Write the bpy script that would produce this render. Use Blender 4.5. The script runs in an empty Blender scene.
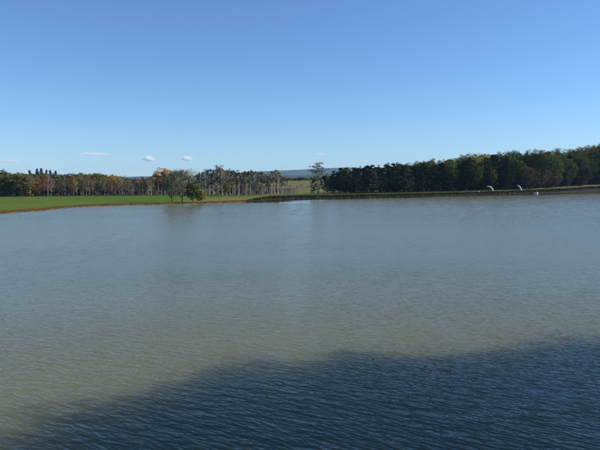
import bpy, math, random
import numpy as np
from mathutils import Matrix, Vector, Euler

# ------------------------------------------------------------------ camera, sky, sun
SC = bpy.context.scene
COL = SC.collection
CAM_H = 6.5
F = 580.0                                  # focal length in pixels of the 600 x 450 photograph
PITCH = math.atan(42.0 / F)
ROLL = math.radians(-0.5)
cam_d = bpy.data.cameras.new('camera')
cam_d.sensor_fit = 'HORIZONTAL'
cam_d.sensor_width = 36.0
cam_d.lens = 36.0 * F / 600.0
cam_d.clip_end = 60000.0
cam = bpy.data.objects.new('camera', cam_d)
COL.objects.link(cam)
ROT = (Euler((math.pi / 2 - PITCH, 0, 0)).to_matrix() @ Matrix.Rotation(ROLL, 3, 'Z'))
cam.matrix_world = Matrix.Translation((0, 0, CAM_H)) @ ROT.to_4x4()
SC.camera = cam

SUN_EL = math.radians(36.0)
SUN_H = Vector((math.sin(math.radians(86)), math.cos(math.radians(86)), 0))          # horizontal direction towards the sun
world = bpy.data.worlds.new('World')
SC.world = world
world.use_nodes = True
wn = world.node_tree
bg = wn.nodes['Background']
sky = wn.nodes.new('ShaderNodeTexSky')
sky.sky_type = 'NISHITA'
sky.sun_disc = False
sky.sun_elevation = SUN_EL
sky.sun_rotation = math.atan2(SUN_H.x, SUN_H.y)
sky.altitude = 200.0
sky.air_density = 1.0
sky.dust_density = 0.0
sky.ozone_density = 9.0
wn.links.new(sky.outputs[0], bg.inputs['Color'])
bg.inputs['Strength'].default_value = 0.106
sun_d = bpy.data.lights.new('sun', 'SUN')
sun_d.energy = 5.0
sun_d.angle = math.radians(0.53)
sun_d.color = (1.0, 0.93, 0.82)
sun = bpy.data.objects.new('sun', sun_d)
COL.objects.link(sun)
SUN_DIR = Vector((SUN_H.x * math.cos(SUN_EL), SUN_H.y * math.cos(SUN_EL), math.sin(SUN_EL)))
sun.rotation_euler = SUN_DIR.to_track_quat('Z', 'Y').to_euler()
vs = SC.view_settings
vs.view_transform = 'Standard'
vs.look = 'None'
vs.exposure = 0.45
vs.gamma = 1.0
vs.use_curve_mapping = False
SC.cycles.max_bounces = 8
SC.cycles.transparent_max_bounces = 8
SC.cycles.volume_bounces = 8

rnd = random.Random(11)
NR = np.random.default_rng(11)

# ------------------------------------------------------------------ pixel helpers
def ray(px, py):
    return ROT @ Vector(((px - 300.0) / F, -(py - 225.0) / F, -1.0))

def on_level(px, py, z=0.0):
    d = ray(px, py)
    t = (z - CAM_H) / d.z
    return Vector((d.x * t, d.y * t, z))

def at_range(px, py, dist):
    """point on the pixel's ray at that distance along +Y"""
    d = ray(px, py)
    t = dist / d.y
    return Vector((d.x * t, dist, CAM_H + d.z * t))

# ------------------------------------------------------------------ properties
def tag(o, label=None, cat=None, group=None, kind=None):
    if label: o['label'] = label
    if cat: o['category'] = cat
    if group: o['group'] = group
    if kind: o['kind'] = kind
    return o

def link(name, mesh, mats=(), parent=None):
    o = bpy.data.objects.new(name, mesh)
    COL.objects.link(o)
    if parent: o.parent = parent
    for m in mats:
        mesh.materials.append(m)
    return o

# ------------------------------------------------------------------ materials
def new_mat(name):
    m = bpy.data.materials.new(name)
    m.use_nodes = True
    nt = m.node_tree
    nt.nodes.clear()
    out = nt.nodes.new('ShaderNodeOutputMaterial')
    return m, nt, out

def N(nt, typ, **kw):
    n = nt.nodes.new(typ)
    for k, v in kw.items():
        if k in n.inputs: n.inputs[k].default_value = v
        else: setattr(n, k, v)
    return n

def mixcol(nt, fac, a, b):
    n = nt.nodes.new('ShaderNodeMix')
    n.data_type = 'RGBA'
    for s, v in ((0, fac), (6, a), (7, b)):
        if hasattr(v, 'is_output') or isinstance(v, bpy.types.NodeSocket):
            nt.links.new(v, n.inputs[s])
        else:
            n.inputs[s].default_value = v if s == 0 else (*v, 1.0)
    return n.outputs[2]

def maths(nt, op, a, b=None):
    n = nt.nodes.new('ShaderNodeMath')
    n.operation = op
    for i, v in enumerate((a, b)):
        if v is None: continue
        if isinstance(v, bpy.types.NodeSocket): nt.links.new(v, n.inputs[i])
        else: n.inputs[i].default_value = v
    return n.outputs[0]

def ramp(nt, src, lo, hi):
    n = nt.nodes.new('ShaderNodeMapRange')
    n.interpolation_type = 'SMOOTHSTEP'
    nt.links.new(src, n.inputs[0])
    n.inputs[1].default_value = lo
    n.inputs[2].default_value = hi
    return n.outputs[0]

def leaf_mat(name, a, b, trans=0.25, c=None):
    m, nt, out = new_mat(name)
    at = N(nt, 'ShaderNodeAttribute', attribute_name='tint')
    oi = N(nt, 'ShaderNodeObjectInfo')
    f = maths(nt, 'ADD', maths(nt, 'MULTIPLY', at.outputs['Fac'], 0.75), maths(nt, 'MULTIPLY', oi.outputs['Random'], 0.25))
    col = mixcol(nt, f, a, b)
    if c:
        col = mixcol(nt, ramp(nt, at.outputs['Fac'], 0.72, 0.95), col, c)
    hsv = N(nt, 'ShaderNodeHueSaturation')
    nt.links.new(col, hsv.inputs['Color'])
    nt.links.new(maths(nt, 'ADD', maths(nt, 'MULTIPLY', oi.outputs['Random'], 0.5), 0.75), hsv.inputs['Value'])
    d = N(nt, 'ShaderNodeBsdfDiffuse')
    t = N(nt, 'ShaderNodeBsdfTranslucent')
    nt.links.new(hsv.outputs[0], d.inputs['Color'])
    nt.links.new(hsv.outputs[0], t.inputs['Color'])
    mx = N(nt, 'ShaderNodeMixShader')
    mx.inputs[0].default_value = trans
    nt.links.new(d.outputs[0], mx.inputs[1])
    nt.links.new(t.outputs[0], mx.inputs[2])
    nt.links.new(mx.outputs[0], out.inputs[0])
    return m

def bark_mat(name, a, b):
    m, nt, out = new_mat(name)
    tc = N(nt, 'ShaderNodeTexCoord')
    mp = N(nt, 'ShaderNodeMapping')
    mp.inputs['Scale'].default_value = (5, 5, 1.2)
    nt.links.new(tc.outputs['Object'], mp.inputs[0])
    nz = N(nt, 'ShaderNodeTexNoise', Scale=1.5, Detail=4.0)
    nt.links.new(mp.outputs[0], nz.inputs['Vector'])
    col = mixcol(nt, ramp(nt, nz.outputs['Fac'], 0.35, 0.65), a, b)
    p = N(nt, 'ShaderNodeBsdfPrincipled', Roughness=0.9)
    nt.links.new(col, p.inputs['Base Color'])
    nt.links.new(p.outputs[0], out.inputs[0])
    return m

def plain_mat(name, a, b, rough=0.6, scale=3.0, bump=0.0):
    m, nt, out = new_mat(name)
    tc = N(nt, 'ShaderNodeTexCoord')
    nz = N(nt, 'ShaderNodeTexNoise', Scale=scale, Detail=5.0)
    nt.links.new(tc.outputs['Object'], nz.inputs['Vector'])
    p = N(nt, 'ShaderNodeBsdfPrincipled', Roughness=rough)
    nt.links.new(mixcol(nt, ramp(nt, nz.outputs['Fac'], 0.3, 0.7), a, b), p.inputs['Base Color'])
    if bump:
        bn = N(nt, 'ShaderNodeBump', Strength=1.0, Distance=bump)
        nt.links.new(nz.outputs['Fac'], bn.inputs['Height'])
        nt.links.new(bn.outputs[0], p.inputs['Normal'])
    nt.links.new(p.outputs[0], out.inputs[0])
    return m

LEAF = {
    'dark':   leaf_mat('leaf_dark_green', (0.018, 0.030, 0.010), (0.050, 0.062, 0.018)),
    'olive':  leaf_mat('leaf_olive', (0.058, 0.071, 0.021), (0.162, 0.150, 0.040), c=(0.230, 0.192, 0.046)),
    'green':  leaf_mat('leaf_mid_green', (0.042, 0.065, 0.019), (0.119, 0.142, 0.037)),
    'yellow': leaf_mat('leaf_yellow_green', (0.131, 0.126, 0.027), (0.322, 0.268, 0.054)),
    'gold':   leaf_mat('leaf_gold', (0.169, 0.116, 0.031), (0.414, 0.261, 0.054)),
    'orange': leaf_mat('leaf_orange', (0.50, 0.25, 0.06), (0.80, 0.48, 0.15)),
    'red':    leaf_mat('leaf_red_brown', (0.117, 0.046, 0.029), (0.286, 0.098, 0.052)),
    'tan':    leaf_mat('leaf_tan', (0.111, 0.088, 0.052), (0.273, 0.215, 0.124)),
    'brown':  leaf_mat('leaf_brown', (0.078, 0.055, 0.031), (0.176, 0.122, 0.065)),
    'grey':   leaf_mat('leaf_grey_green', (0.111, 0.117, 0.081), (0.260, 0.254, 0.163)),
    'needle': leaf_mat('needle_dark', (0.010, 0.018, 0.009), (0.030, 0.042, 0.018), 0.12),
    'needle2': leaf_mat('needle_grey_green', (0.030, 0.036, 0.022), (0.085, 0.088, 0.052), 0.2),
    'spruce': leaf_mat('needle_blue_green', (0.010, 0.020, 0.014), (0.028, 0.046, 0.030), 0.1),
    'twig':   leaf_mat('twig_brown', (0.080, 0.062, 0.034), (0.190, 0.150, 0.088), 0.0),
    'haze':   leaf_mat('leaf_far', (0.035, 0.040, 0.022), (0.080, 0.075, 0.045)),
}
BARK = {
    'pale': bark_mat('bark_pale', (0.26, 0.215, 0.165), (0.50, 0.44, 0.36)),
    'tan':  bark_mat('bark_tan', (0.17, 0.13, 0.095), (0.33, 0.265, 0.20)),
    'grey': bark_mat('bark_grey', (0.12, 0.10, 0.085), (0.26, 0.23, 0.20)),
    'dark': bark_mat('bark_dark', (0.028, 0.022, 0.017), (0.075, 0.060, 0.048)),
}

# ------------------------------------------------------------------ pond outline and ground height
SHORE_PX = [(-70, 220), (-30, 216.2), (0, 213.6), (20, 212.2), (40, 210.8), (60, 208.6), (80, 207.0), (100, 206.2), (130, 205.2),
            (160, 204.6), (190, 204.0), (213, 203.4), (232, 202.6), (247, 202.0), (254, 200.6), (270, 199.3), (300, 198.4),
            (340, 197.7), (380, 196.9), (420, 196.0), (460, 195.1), (500, 194.1), (540, 192.9), (570, 192.0), (600, 191.0), (630, 190.2)]
FAR = [on_level(*p).to_2d() for p in SHORE_PX]
POLY = [tuple(p) for p in FAR] + [(225, 330), (180, 220), (140, 140), (110, 90), (78, 60), (48, 40), (34, 31.5), (24, 24.5), (17.5, 18.5), (13, 12.5), (8, 9.2), (0, 8.4), (-15, 8.2), (-32, 9.5), (-55, 17), (-82, 45), (-104, 84)]
POLY = np.array(POLY)

def seg_dist(P, poly, closed=True):
    n = len(poly)
    best = np.full(len(P), 1e18)
    for i in range(n if closed else n - 1):
        a = poly[i]; b = poly[(i + 1) % n]
        ab = b - a
        t = np.clip(((P - a) @ ab) / (ab @ ab), 0, 1)
        d = P - (a + t[:, None] * ab)
        best = np.minimum(best, (d * d).sum(1))
    return np.sqrt(best)

def inside(P, poly):
    x, y = P[:, 0], P[:, 1]
    r = np.zeros(len(P), bool)
    n = len(poly)
    for i in range(n):
        x1, y1 = poly[i]; x2, y2 = poly[(i + 1) % n]
        c = ((y1 > y) != (y2 > y))
        with np.errstate(divide='ignore', invalid='ignore'):
            xi = (x2 - x1) * (y - y1) / (y2 - y1 if y2 != y1 else 1e-9) + x1
        r ^= c & (x < xi)
    return r

def sstep(a, b, x):
    t = np.clip((x - a) / (b - a), 0, 1)
    return t * t * (3 - 2 * t)

def wob(P, s):
    x, y = P[:, 0] * s, P[:, 1] * s
    return (np.sin(x * 1.3 + 2.1 * np.sin(y * 0.7)) + np.sin(y * 1.7 + 1.3 * np.sin(x * 0.9) + 1.0) + 0.6 * np.sin(x * 2.9 - y * 2.3)) / 2.6

def signed(P):
    d = seg_dist(P, POLY)
    sd = np.where(inside(P, POLY), -d, d)
    return sd + 0.35 * wob(P, 0.35) + 0.25 * wob(P, 0.9)

def az_px(P):
    return 300.0 + F * P[:, 0] / np.maximum(P[:, 1], 1e-3)

def height(P):
    P = np.asarray(P, float)
    sd = signed(P)
    r = np.hypot(P[:, 0], P[:, 1])
    ax = az_px(P)
    far = sstep(60, 90, P[:, 1])
    bank = sstep(238, 275, ax) * far                      # raised bank across the middle and right
    field = 0.30 * sstep(0, 1.2, sd) + 1.1 * sstep(0, 75, sd) + 0.06 * wob(P, 0.12)
    bh = 1.40 + 0.5 * sstep(330, 600, ax)
    bankz = bh * (0.58 * sstep(-0.15, 0.8, sd) + 0.42 * sstep(1.2, 5.5, sd)) + 0.05 * wob(P, 0.5)
    near = 4.9 * sstep(0, 7.0, sd) + 0.04 * wob(P, 0.8)
    z = field * (1 - bank) + bankz * bank
    z = z * far + near * (1 - far)
    z = z + far * (7.5 * sstep(300, 640, r) + 5.0 * sstep(420, 620, ax) * sstep(6, 70, sd))
    z = z + 10.0 * sstep(900, 2500, r)
    z = np.where(sd < 0, np.maximum(-2.0, 0.55 * sd), np.maximum(z, 0.02))
    return z

def gz(x, y):
    return float(height(np.array([[x, y]]))[0])

# polar sheet around the camera, fine where the far shore is seen
radii = np.concatenate([[0.6], np.geomspace(1.2, 110, 62), np.arange(111.4, 430, 1.4), np.geomspace(432, 10600, 60)])
angs = np.concatenate([np.radians(np.arange(-31, 31.001, 0.13)), np.radians(np.arange(32.5, 328.6, 1.75))])   # from +Y, clockwise
NA, NRD = len(angs), len(radii)
AA, RR = np.meshgrid(angs, radii)
GP = np.stack([(RR * np.sin(AA)).ravel(), (RR * np.cos(AA)).ravel()], 1)
GZ = height(GP)
GSD = signed(GP)

def polar_mesh(name, z, keep=None):
    idx = np.arange(NA * NRD).reshape(NRD, NA)
    a = idx[:-1]; b = idx[1:]
    q = np.stack([a, np.roll(a, -1, 1), np.roll(b, -1, 1), b], -1).reshape(-1, 4)[:, ::-1]
    V = np.column_stack([GP, z])
    ids = np.arange(len(V))
    if keep is not None:
        q = q[keep[q].any(1)]
        used = np.unique(q)
        remap = np.full(len(V), -1); remap[used] = np.arange(len(used))
        V = V[used]; q = remap[q]; ids = used
    faces = q.tolist()
    if keep is None or keep[:NA].all():
        pass
    me = bpy.data.meshes.new(name)
    me.from_pydata(V.tolist(), [], faces)
    me.shade_smooth()
    return me, ids

def add_attr(me, name, vals, dom='POINT'):
    at = me.attributes.new(name, 'FLOAT', dom)
    at.data.foreach_set('value', np.asarray(vals, np.float32))

g_me, _ = polar_mesh('ground', GZ)
cap = [tuple(int(i) for i in range(NA))]
ax_all = az_px(GP)
far_all = sstep(60, 90, GP[:, 1])
bank_all = sstep(238, 275, ax_all) * far_all
rr_all = np.hypot(GP[:, 0], GP[:, 1])
# what grows or lies where: dry shore fringe, dark stony bank foot, leaf litter under the woods, far fields
fringe = (1 - sstep(2.2, 7.5 + 34 * sstep(150, 205, ax_all) , GSD + 1.6 * wob(GP, 0.25))) * (1 - bank_all)
foot = bank_all * (1 - sstep(1.2, 2.2, GSD + 0.4 * wob(GP, 0.6)))
wood_d = 262 + 10 * sstep(0, 150, ax_all)
litter_l = sstep(wood_d + 4, wood_d + 14, GP[:, 1]) * (1 - sstep(290, 300, ax_all)) * (1 - sstep(380, 420, rr_all))
litter_r = sstep(9, 13, GSD) * sstep(322, 335, ax_all) * far_all
litter = np.maximum(litter_l, litter_r)
scrub = sstep(360, 380, rr_all) * (1 - sstep(470, 500, rr_all))
for nm, v in (('fringe', fringe), ('foot', foot), ('litter', litter), ('scrub', scrub), ('bank', bank_all)):
    add_attr(g_me, nm, v)

m, nt, out = new_mat('ground_grass')
geo = N(nt, 'ShaderNodeNewGeometry')
def gnoise(scale, detail=4.0):
    n = N(nt, 'ShaderNodeTexNoise', Scale=scale, Detail=detail)
    nt.links.new(geo.outputs['Position'], n.inputs['Vector'])
    return n.outputs['Fac']
n_big, n_mid, n_fine = gnoise(0.02), gnoise(0.25), gnoise(2.2, 6.0)
def attr(nm):
    return N(nt, 'ShaderNodeAttribute', attribute_name=nm).outputs['Fac']
grass = mixcol(nt, ramp(nt, n_mid, 0.3, 0.7), (0.042, 0.082, 0.006), (0.068, 0.116, 0.010))
grass = mixcol(nt, ramp(nt, n_big, 0.35, 0.7), grass, (0.085, 0.118, 0.012))
dry = mixcol(nt, ramp(nt, n_fine, 0.3, 0.7), (0.085, 0.062, 0.028), (0.22, 0.165, 0.07))
dry = mixcol(nt, ramp(nt, n_mid, 0.5, 0.72), dry, (0.15, 0.15, 0.045))
stone = mixcol(nt, ramp(nt, n_fine, 0.35, 0.65), (0.010, 0.011, 0.006), (0.036, 0.032, 0.020))
lit = mixcol(nt, ramp(nt, n_fine, 0.35, 0.65), (0.030, 0.026, 0.014), (0.070, 0.055, 0.028))
scr = mixcol(nt, ramp(nt, n_mid, 0.35, 0.65), (0.11, 0.075, 0.045), (0.13, 0.12, 0.045))
bankg = mixcol(nt, ramp(nt, n_mid, 0.3, 0.7), (0.075, 0.09, 0.018), (0.14, 0.145, 0.036))
c = mixcol(nt, attr('bank'), grass, bankg)
c = mixcol(nt, attr('scrub'), c, scr)
c = mixcol(nt, attr('litter'), c, lit)
c = mixcol(nt, attr('fringe'), c, dry)
c = mixcol(nt, attr('foot'), c, stone)
p = N(nt, 'ShaderNodeBsdfPrincipled', Roughness=0.95)
p.inputs['Specular IOR Level'].default_value = 0.1
nt.links.new(c, p.inputs['Base Color'])
bmp = N(nt, 'ShaderNodeBump', Strength=1.0, Distance=0.25)
nt.links.new(n_fine, bmp.inputs['Height'])
nt.links.new(bmp.outputs[0], p.inputs['Normal'])
nt.links.new(p.outputs[0], out.inputs[0])
tag(link('ground', g_me, [m]), 'green meadow, dry shore and grassy bank around the pond', None, None, 'structure')

# ------------------------------------------------------------------ water
WAVE_SLOPE = 0.072
w_rad = np.concatenate([np.geomspace(1.2, 26, 34), np.arange(26.2, 112, 0.2), np.arange(112.45, 345, 0.45), np.geomspace(346, 460, 12)])
w_fine = (np.abs(angs) < math.radians(31.2))
WA, WR = np.meshgrid(angs, w_rad)
WP = np.stack([(WR * np.sin(WA)).ravel(), (WR * np.cos(WA)).ravel()], 1)
W_SD = signed(WP)
idx = np.arange(len(WP)).reshape(len(w_rad), NA)
qa, qb = idx[:-1], idx[1:]
q = np.stack([qa, np.roll(qa, -1, 1), np.roll(qb, -1, 1), qb], -1).reshape(-1, 4)[:, ::-1]
q = q[(W_SD < 1.0)[q].any(1)]
used = np.unique(q)
remap = np.full(len(WP), -1); remap[used] = np.arange(len(used))
fine = np.tile(w_fine, len(w_rad))[used]
WP = WP[used]; q = remap[q]
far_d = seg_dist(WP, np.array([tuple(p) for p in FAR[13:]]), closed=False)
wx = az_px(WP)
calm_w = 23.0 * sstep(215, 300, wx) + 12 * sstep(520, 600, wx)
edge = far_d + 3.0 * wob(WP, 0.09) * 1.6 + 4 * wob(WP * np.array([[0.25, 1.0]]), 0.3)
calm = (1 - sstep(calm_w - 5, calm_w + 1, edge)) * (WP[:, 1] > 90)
wr = np.hypot(WP[:, 0], WP[:, 1])
open_w = sstep(24, 62, wr)                       # open water, where the wind raises small waves
rw = np.random.default_rng(5)
W_Z = np.zeros(len(WP))
short, long_ = 1 - sstep(95, 125, wr), sstep(95, 125, wr)     # shorter ripples near, longer waves where the fetch is greater
for i in range(60):
    far_set = i % 2
    lam = rw.uniform(1.3, 2.2) if far_set else rw.uniform(0.5, 0.95)
    a_ = math.radians(90 + rw.normal(-24, 42)); k_ = 2 * math.pi / lam
    ph = rw.uniform(0, 6.283) + 2.0 * wob(WP, 0.04 + 0.013 * (i % 7))
    W_Z += (WAVE_SLOPE * math.sqrt(2 / 30) / k_) * np.sin(k_ * (WP[:, 0] * math.cos(a_) + WP[:, 1] * math.sin(a_)) + ph) * (long_ if far_set else short)
gust_w = 0.92 + 0.14 * wob(WP * np.array([[0.3, 1.0]]), 0.06) 
W_Z *= open_w * (1 - 0.97 * calm) * fine * gust_w
w_me = bpy.data.meshes.new('water')
w_me.from_pydata(np.column_stack([WP, W_Z]).tolist(), [], q.tolist())
w_me.shade_smooth()
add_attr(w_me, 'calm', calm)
add_attr(w_me, 'open', open_w)

m, nt, out = new_mat('pond_water')
geo = N(nt, 'ShaderNodeNewGeometry')
FARB, RGH = 0.85, 0.15
def wave(scale_xy, rot, scale, detail=2.0, dist=0.0, rough=0.5):
    mp = N(nt, 'ShaderNodeMapping', vector_type='TEXTURE')
    mp.inputs['Rotation'].default_value = (0, 0, math.radians(rot))
    mp.inputs['Scale'].default_value = (1 / scale_xy[0], 1 / scale_xy[1], 1)
    nt.links.new(geo.outputs['Position'], mp.inputs[0])
    n = N(nt, 'ShaderNodeTexNoise', Scale=scale, Detail=detail, Distortion=dist, Roughness=rough)
    n.noise_dimensions = '2D'
    nt.links.new(mp.outputs[0], n.inputs['Vector'])
    return n.outputs['Fac']
w1 = wave((0.33, 1.0), -28, 4.2, 1.0, 0.25)
w2 = wave((0.36, 1.0), -36, 8.0, 1.0, 0.2)
w3 = wave((0.30, 1.0), -20, 1.5, 1.0, 0.3)
w4 = wave((0.6, 1.0), -10, 17.0, 1.0)
hgt = maths(nt, 'ADD', maths(nt, 'ADD', maths(nt, 'MULTIPLY', w1, 0.037), maths(nt, 'MULTIPLY', w2, 0.023)),
            maths(nt, 'ADD', maths(nt, 'MULTIPLY', w3, 0.030), maths(nt, 'MULTIPLY', w4, 0.005)))
gust = wave((0.18, 1.0), 6, 0.05, 3.0, 0.5)
gust = maths(nt, 'ADD', maths(nt, 'MULTIPLY', ramp(nt, gust, 0.3, 0.7), 0.5), 0.7)
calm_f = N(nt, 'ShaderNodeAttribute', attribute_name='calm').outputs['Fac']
open_f = N(nt, 'ShaderNodeAttribute', attribute_name='open').outputs['Fac']
still = maths(nt, 'SUBTRACT', 1.0, maths(nt, 'MULTIPLY', calm_f, 0.985))
amp = maths(nt, 'MULTIPLY', maths(nt, 'MULTIPLY', gust, still), maths(nt, 'SUBTRACT', 1.0, maths(nt, 'MULTIPLY', open_f, FARB)))
hgt = maths(nt, 'MULTIPLY', hgt, amp)
rgh = maths(nt, 'ADD', 0.05, maths(nt, 'MULTIPLY', maths(nt, 'MULTIPLY', open_f, still), RGH))
bmp = N(nt, 'ShaderNodeBump', Strength=1.0, Distance=1.0)
nt.links.new(hgt, bmp.inputs['Height'])
p = N(nt, 'ShaderNodeBsdfPrincipled', IOR=1.23)
p.subsurface_method = 'BURLEY'
p.inputs['Subsurface Weight'].default_value = 1.0
p.inputs['Subsurface Radius'].default_value = (1.0, 1.0, 0.7)
p.inputs['Subsurface Scale'].default_value = 5.0
nt.links.new(rgh, p.inputs['Roughness'])
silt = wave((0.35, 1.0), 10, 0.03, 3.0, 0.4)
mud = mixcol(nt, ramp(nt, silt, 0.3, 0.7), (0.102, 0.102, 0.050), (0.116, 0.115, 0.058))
nt.links.new(mixcol(nt, calm_f, mud, (0.034, 0.036, 0.020)), p.inputs['Base Color'])   # bank's dark reflection painted into the still strip's base colour
nt.links.new(bmp.outputs[0], p.inputs['Normal'])
nt.links.new(p.outputs[0], out.inputs[0])
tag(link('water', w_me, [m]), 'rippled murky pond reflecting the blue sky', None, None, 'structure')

# ------------------------------------------------------------------ distant hills
def hill(name, dist, depth, prof, mat, label, seed):
    r = np.random.default_rng(seed)
    xs = np.linspace(prof[0][0], prof[-1][0], 220)
    tops = np.interp(xs, [q[0] for q in prof], [q[1] for q in prof])
    V, Fc = [], []
    rows = 14
    for j in range(rows):
        t = j / (rows - 1)
        for i, px in enumerate(xs):
            top = at_range(px, tops[i], dist)
            z1 = top.z + 0.8 * math.sin(i * 0.7 + seed) + r.normal(0, 0.5)
            y = dist - depth * (1 - t)
            s = math.sin(t * math.pi / 2)
            z = 12 + (z1 - 12) * s + (r.normal(0, 2.5) + 5 * math.sin(i * 0.21 + j * 1.1)) * math.cos(t * math.pi / 2) * (1 if j else 0)
            V.append((top.x * y / dist, y, z))
    nx = len(xs)
    for j in range(rows - 1):
        for i in range(nx - 1):
            a = j * nx + i
            Fc.append((a, a + 1, a + nx + 1, a + nx))
    # back slope
    base = len(V)
    for i, px in enumerate(xs):
        V.append((V[(rows - 1) * nx + i][0], dist + depth, 5))
    for i in range(nx - 1):
        a = (rows - 1) * nx + i
        Fc.append((a, a + 1, base + i + 1, base + i))
    me = bpy.data.meshes.new(name)
    me.from_pydata(V, [], Fc)
    me.shade_smooth()
    return tag(link(name, me, [mat]), label, None, None, 'structure')

m, nt, out = new_mat('hill_forest')
geo = N(nt, 'ShaderNodeNewGeometry')
def hn(s, d=5.0):
    n = N(nt, 'ShaderNodeTexNoise', Scale=s, Detail=d)
    nt.links.new(geo.outputs['Position'], n.inputs['Vector'])
    return n.outputs['Fac']
c = mixcol(nt, ramp(nt, hn(0.03), 0.35, 0.65), (0.022, 0.034, 0.016), (0.060, 0.060, 0.028))
c = mixcol(nt, ramp(nt, hn(0.006), 0.56, 0.66), c, (0.12, 0.13, 0.06))
p = N(nt, 'ShaderNodeBsdfPrincipled', Roughness=1.0)
p.inputs['Specular IOR Level'].default_value = 0.0
nt.links.new(c, p.inputs['Base Color'])
bm_ = N(nt, 'ShaderNodeBump', Strength=1.0, Distance=12.0)
nt.links.new(hn(0.05), bm_.inputs['Height'])
nt.links.new(bm_.outputs[0], p.inputs['Normal'])
nt.links.new(p.outputs[0], out.inputs[0])
HILLM = m
hill('hills', 8200, 2200, [(-150, 179), (60, 178), (125, 177), (150, 176.4), (190, 175.6), (240, 172.8), (262, 171.4), (285, 170.6), (300, 169.8), (318, 168.8),
     (345, 167.6), (375, 168.4), (420, 170), (520, 172), (750, 174)], m, 'blue wooded ridge of hills far beyond the meadow', 3)
hill('hills', 4200, 1300, [(-150, 181), (120, 180), (200, 178.5), (260, 176.5), (285, 175.4), (300, 175.8), (330, 174.6), (400, 175), (750, 178)], m,
     'lower wooded hills in front of the blue ridge', 5)

# ------------------------------------------------------------------ tree meshes
class Buf:
    def __init__(s):
        s.v, s.f, s.t, s.n = [], [], [], 0
    def add(s, V, Fq, tint):
        V = np.asarray(V, float).reshape(-1, 3); Fq = np.asarray(Fq, int)
        s.v.append(V); s.f.append(Fq + s.n); s.n += len(V)
        s.t.append(np.broadcast_to(np.asarray(tint, float), (len(Fq),)).copy())
    def tube(s, pts, rad, sides=6, tint=0.5):
        pts = np.asarray(pts, float); k = len(pts)
        rad = np.asarray(rad, float)
        tg = np.gradient(pts, axis=0)
        tg /= np.linalg.norm(tg, axis=1)[:, None] + 1e-9
        up = np.where(np.abs(tg[:, 2:3]) > 0.9, np.array([[1.0, 0, 0]]), np.array([[0, 0, 1.0]]))
        a = np.cross(tg, up); a /= np.linalg.norm(a, axis=1)[:, None] + 1e-9
        b = np.cross(tg, a)
        th = np.arange(sides) / sides * 2 * np.pi
        ring = pts[:, None] + rad[:, None, None] * (a[:, None] * np.cos(th)[None, :, None] + b[:, None] * np.sin(th)[None, :, None])
        i = np.arange(k - 1)[:, None] * sides; j = np.arange(sides)[None]
        jn = (j + 1) % sides
        Fq = np.stack([i + j, i + jn, i + sides + jn, i + sides + j], -1).reshape(-1, 4)
        s.add(ring.reshape(-1, 3), Fq, tint)
    def leaves(s, C, nrm, size, tint, r, asp=0.7):
        n = len(C)
        nrm = nrm / (np.linalg.norm(nrm, axis=1)[:, None] + 1e-9)
        h = r.normal(size=(n, 3))
        a = np.cross(nrm, h); a /= np.linalg.norm(a, axis=1)[:, None] + 1e-9
        b = np.cross(nrm, a)
        sz = np.broadcast_to(np.asarray(size, float), (n,))[:, None]
        V = np.stack([C + a * sz, C + b * sz * asp, C - a * sz, C - b * sz * asp], 1).reshape(-1, 3)
        s.add(V, np.arange(n * 4).reshape(n, 4), tint)
    def twigs(s, A, B, w, tint, r):
        n = len(A)
        d = B - A
        h = r.normal(size=(n, 3))
        a = np.cross(d, h); a /= np.linalg.norm(a, axis=1)[:, None] + 1e-9
        w = np.broadcast_to(np.asarray(w, float), (n,))[:, None]
        V = np.stack([A - a * w, A + a * w, B + a * w * 0.35, B - a * w * 0.35], 1).reshape(-1, 3)
        s.add(V, np.arange(n * 4).reshape(n, 4), tint)
    def mesh(s, name, smooth=False):
        me = bpy.data.meshes.new(name)
        V = np.concatenate(s.v); Fq = np.concatenate(s.f)
        me.from_pydata(V.tolist(), [], Fq.tolist())
        add_attr(me, 'tint', np.concatenate(s.t), 'FACE')
        if smooth: me.shade_smooth()
        return me

def unit(r, n):
    v = r.normal(size=(n, 3))
    return v / np.linalg.norm(v, axis=1)[:, None]

def clump(cr, c, rad, n, size, r, flat=0.8, tint=None, up=0.5):
    u = unit(r, n)
    q = rad * np.cbrt(r.uniform(0.25, 1, n))[:, None]
    P = c + u * q * np.array([1, 1, flat])
    nr = u * 1.1 + unit(r, n) * 0.55 + np.array([0, 0, up])
    t = r.uniform(0.1, 0.9) if tint is None else tint
    cr.leaves(P, nr, r.uniform(0.65, 1.3, n) * size, np.clip(t + r.normal(0, 0.12, n), 0, 1), r)

def wiggle(p0, p1, k, amp, r, sag=0.0):
    t = np.linspace(0, 1, k)[:, None]
    P = p0 + (p1 - p0) * t + r.normal(0, amp, (k, 3)) * np.sin(t * np.pi)
    P[:, 2] += sag * np.sin(t[:, 0] * np.pi)
    return P

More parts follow.
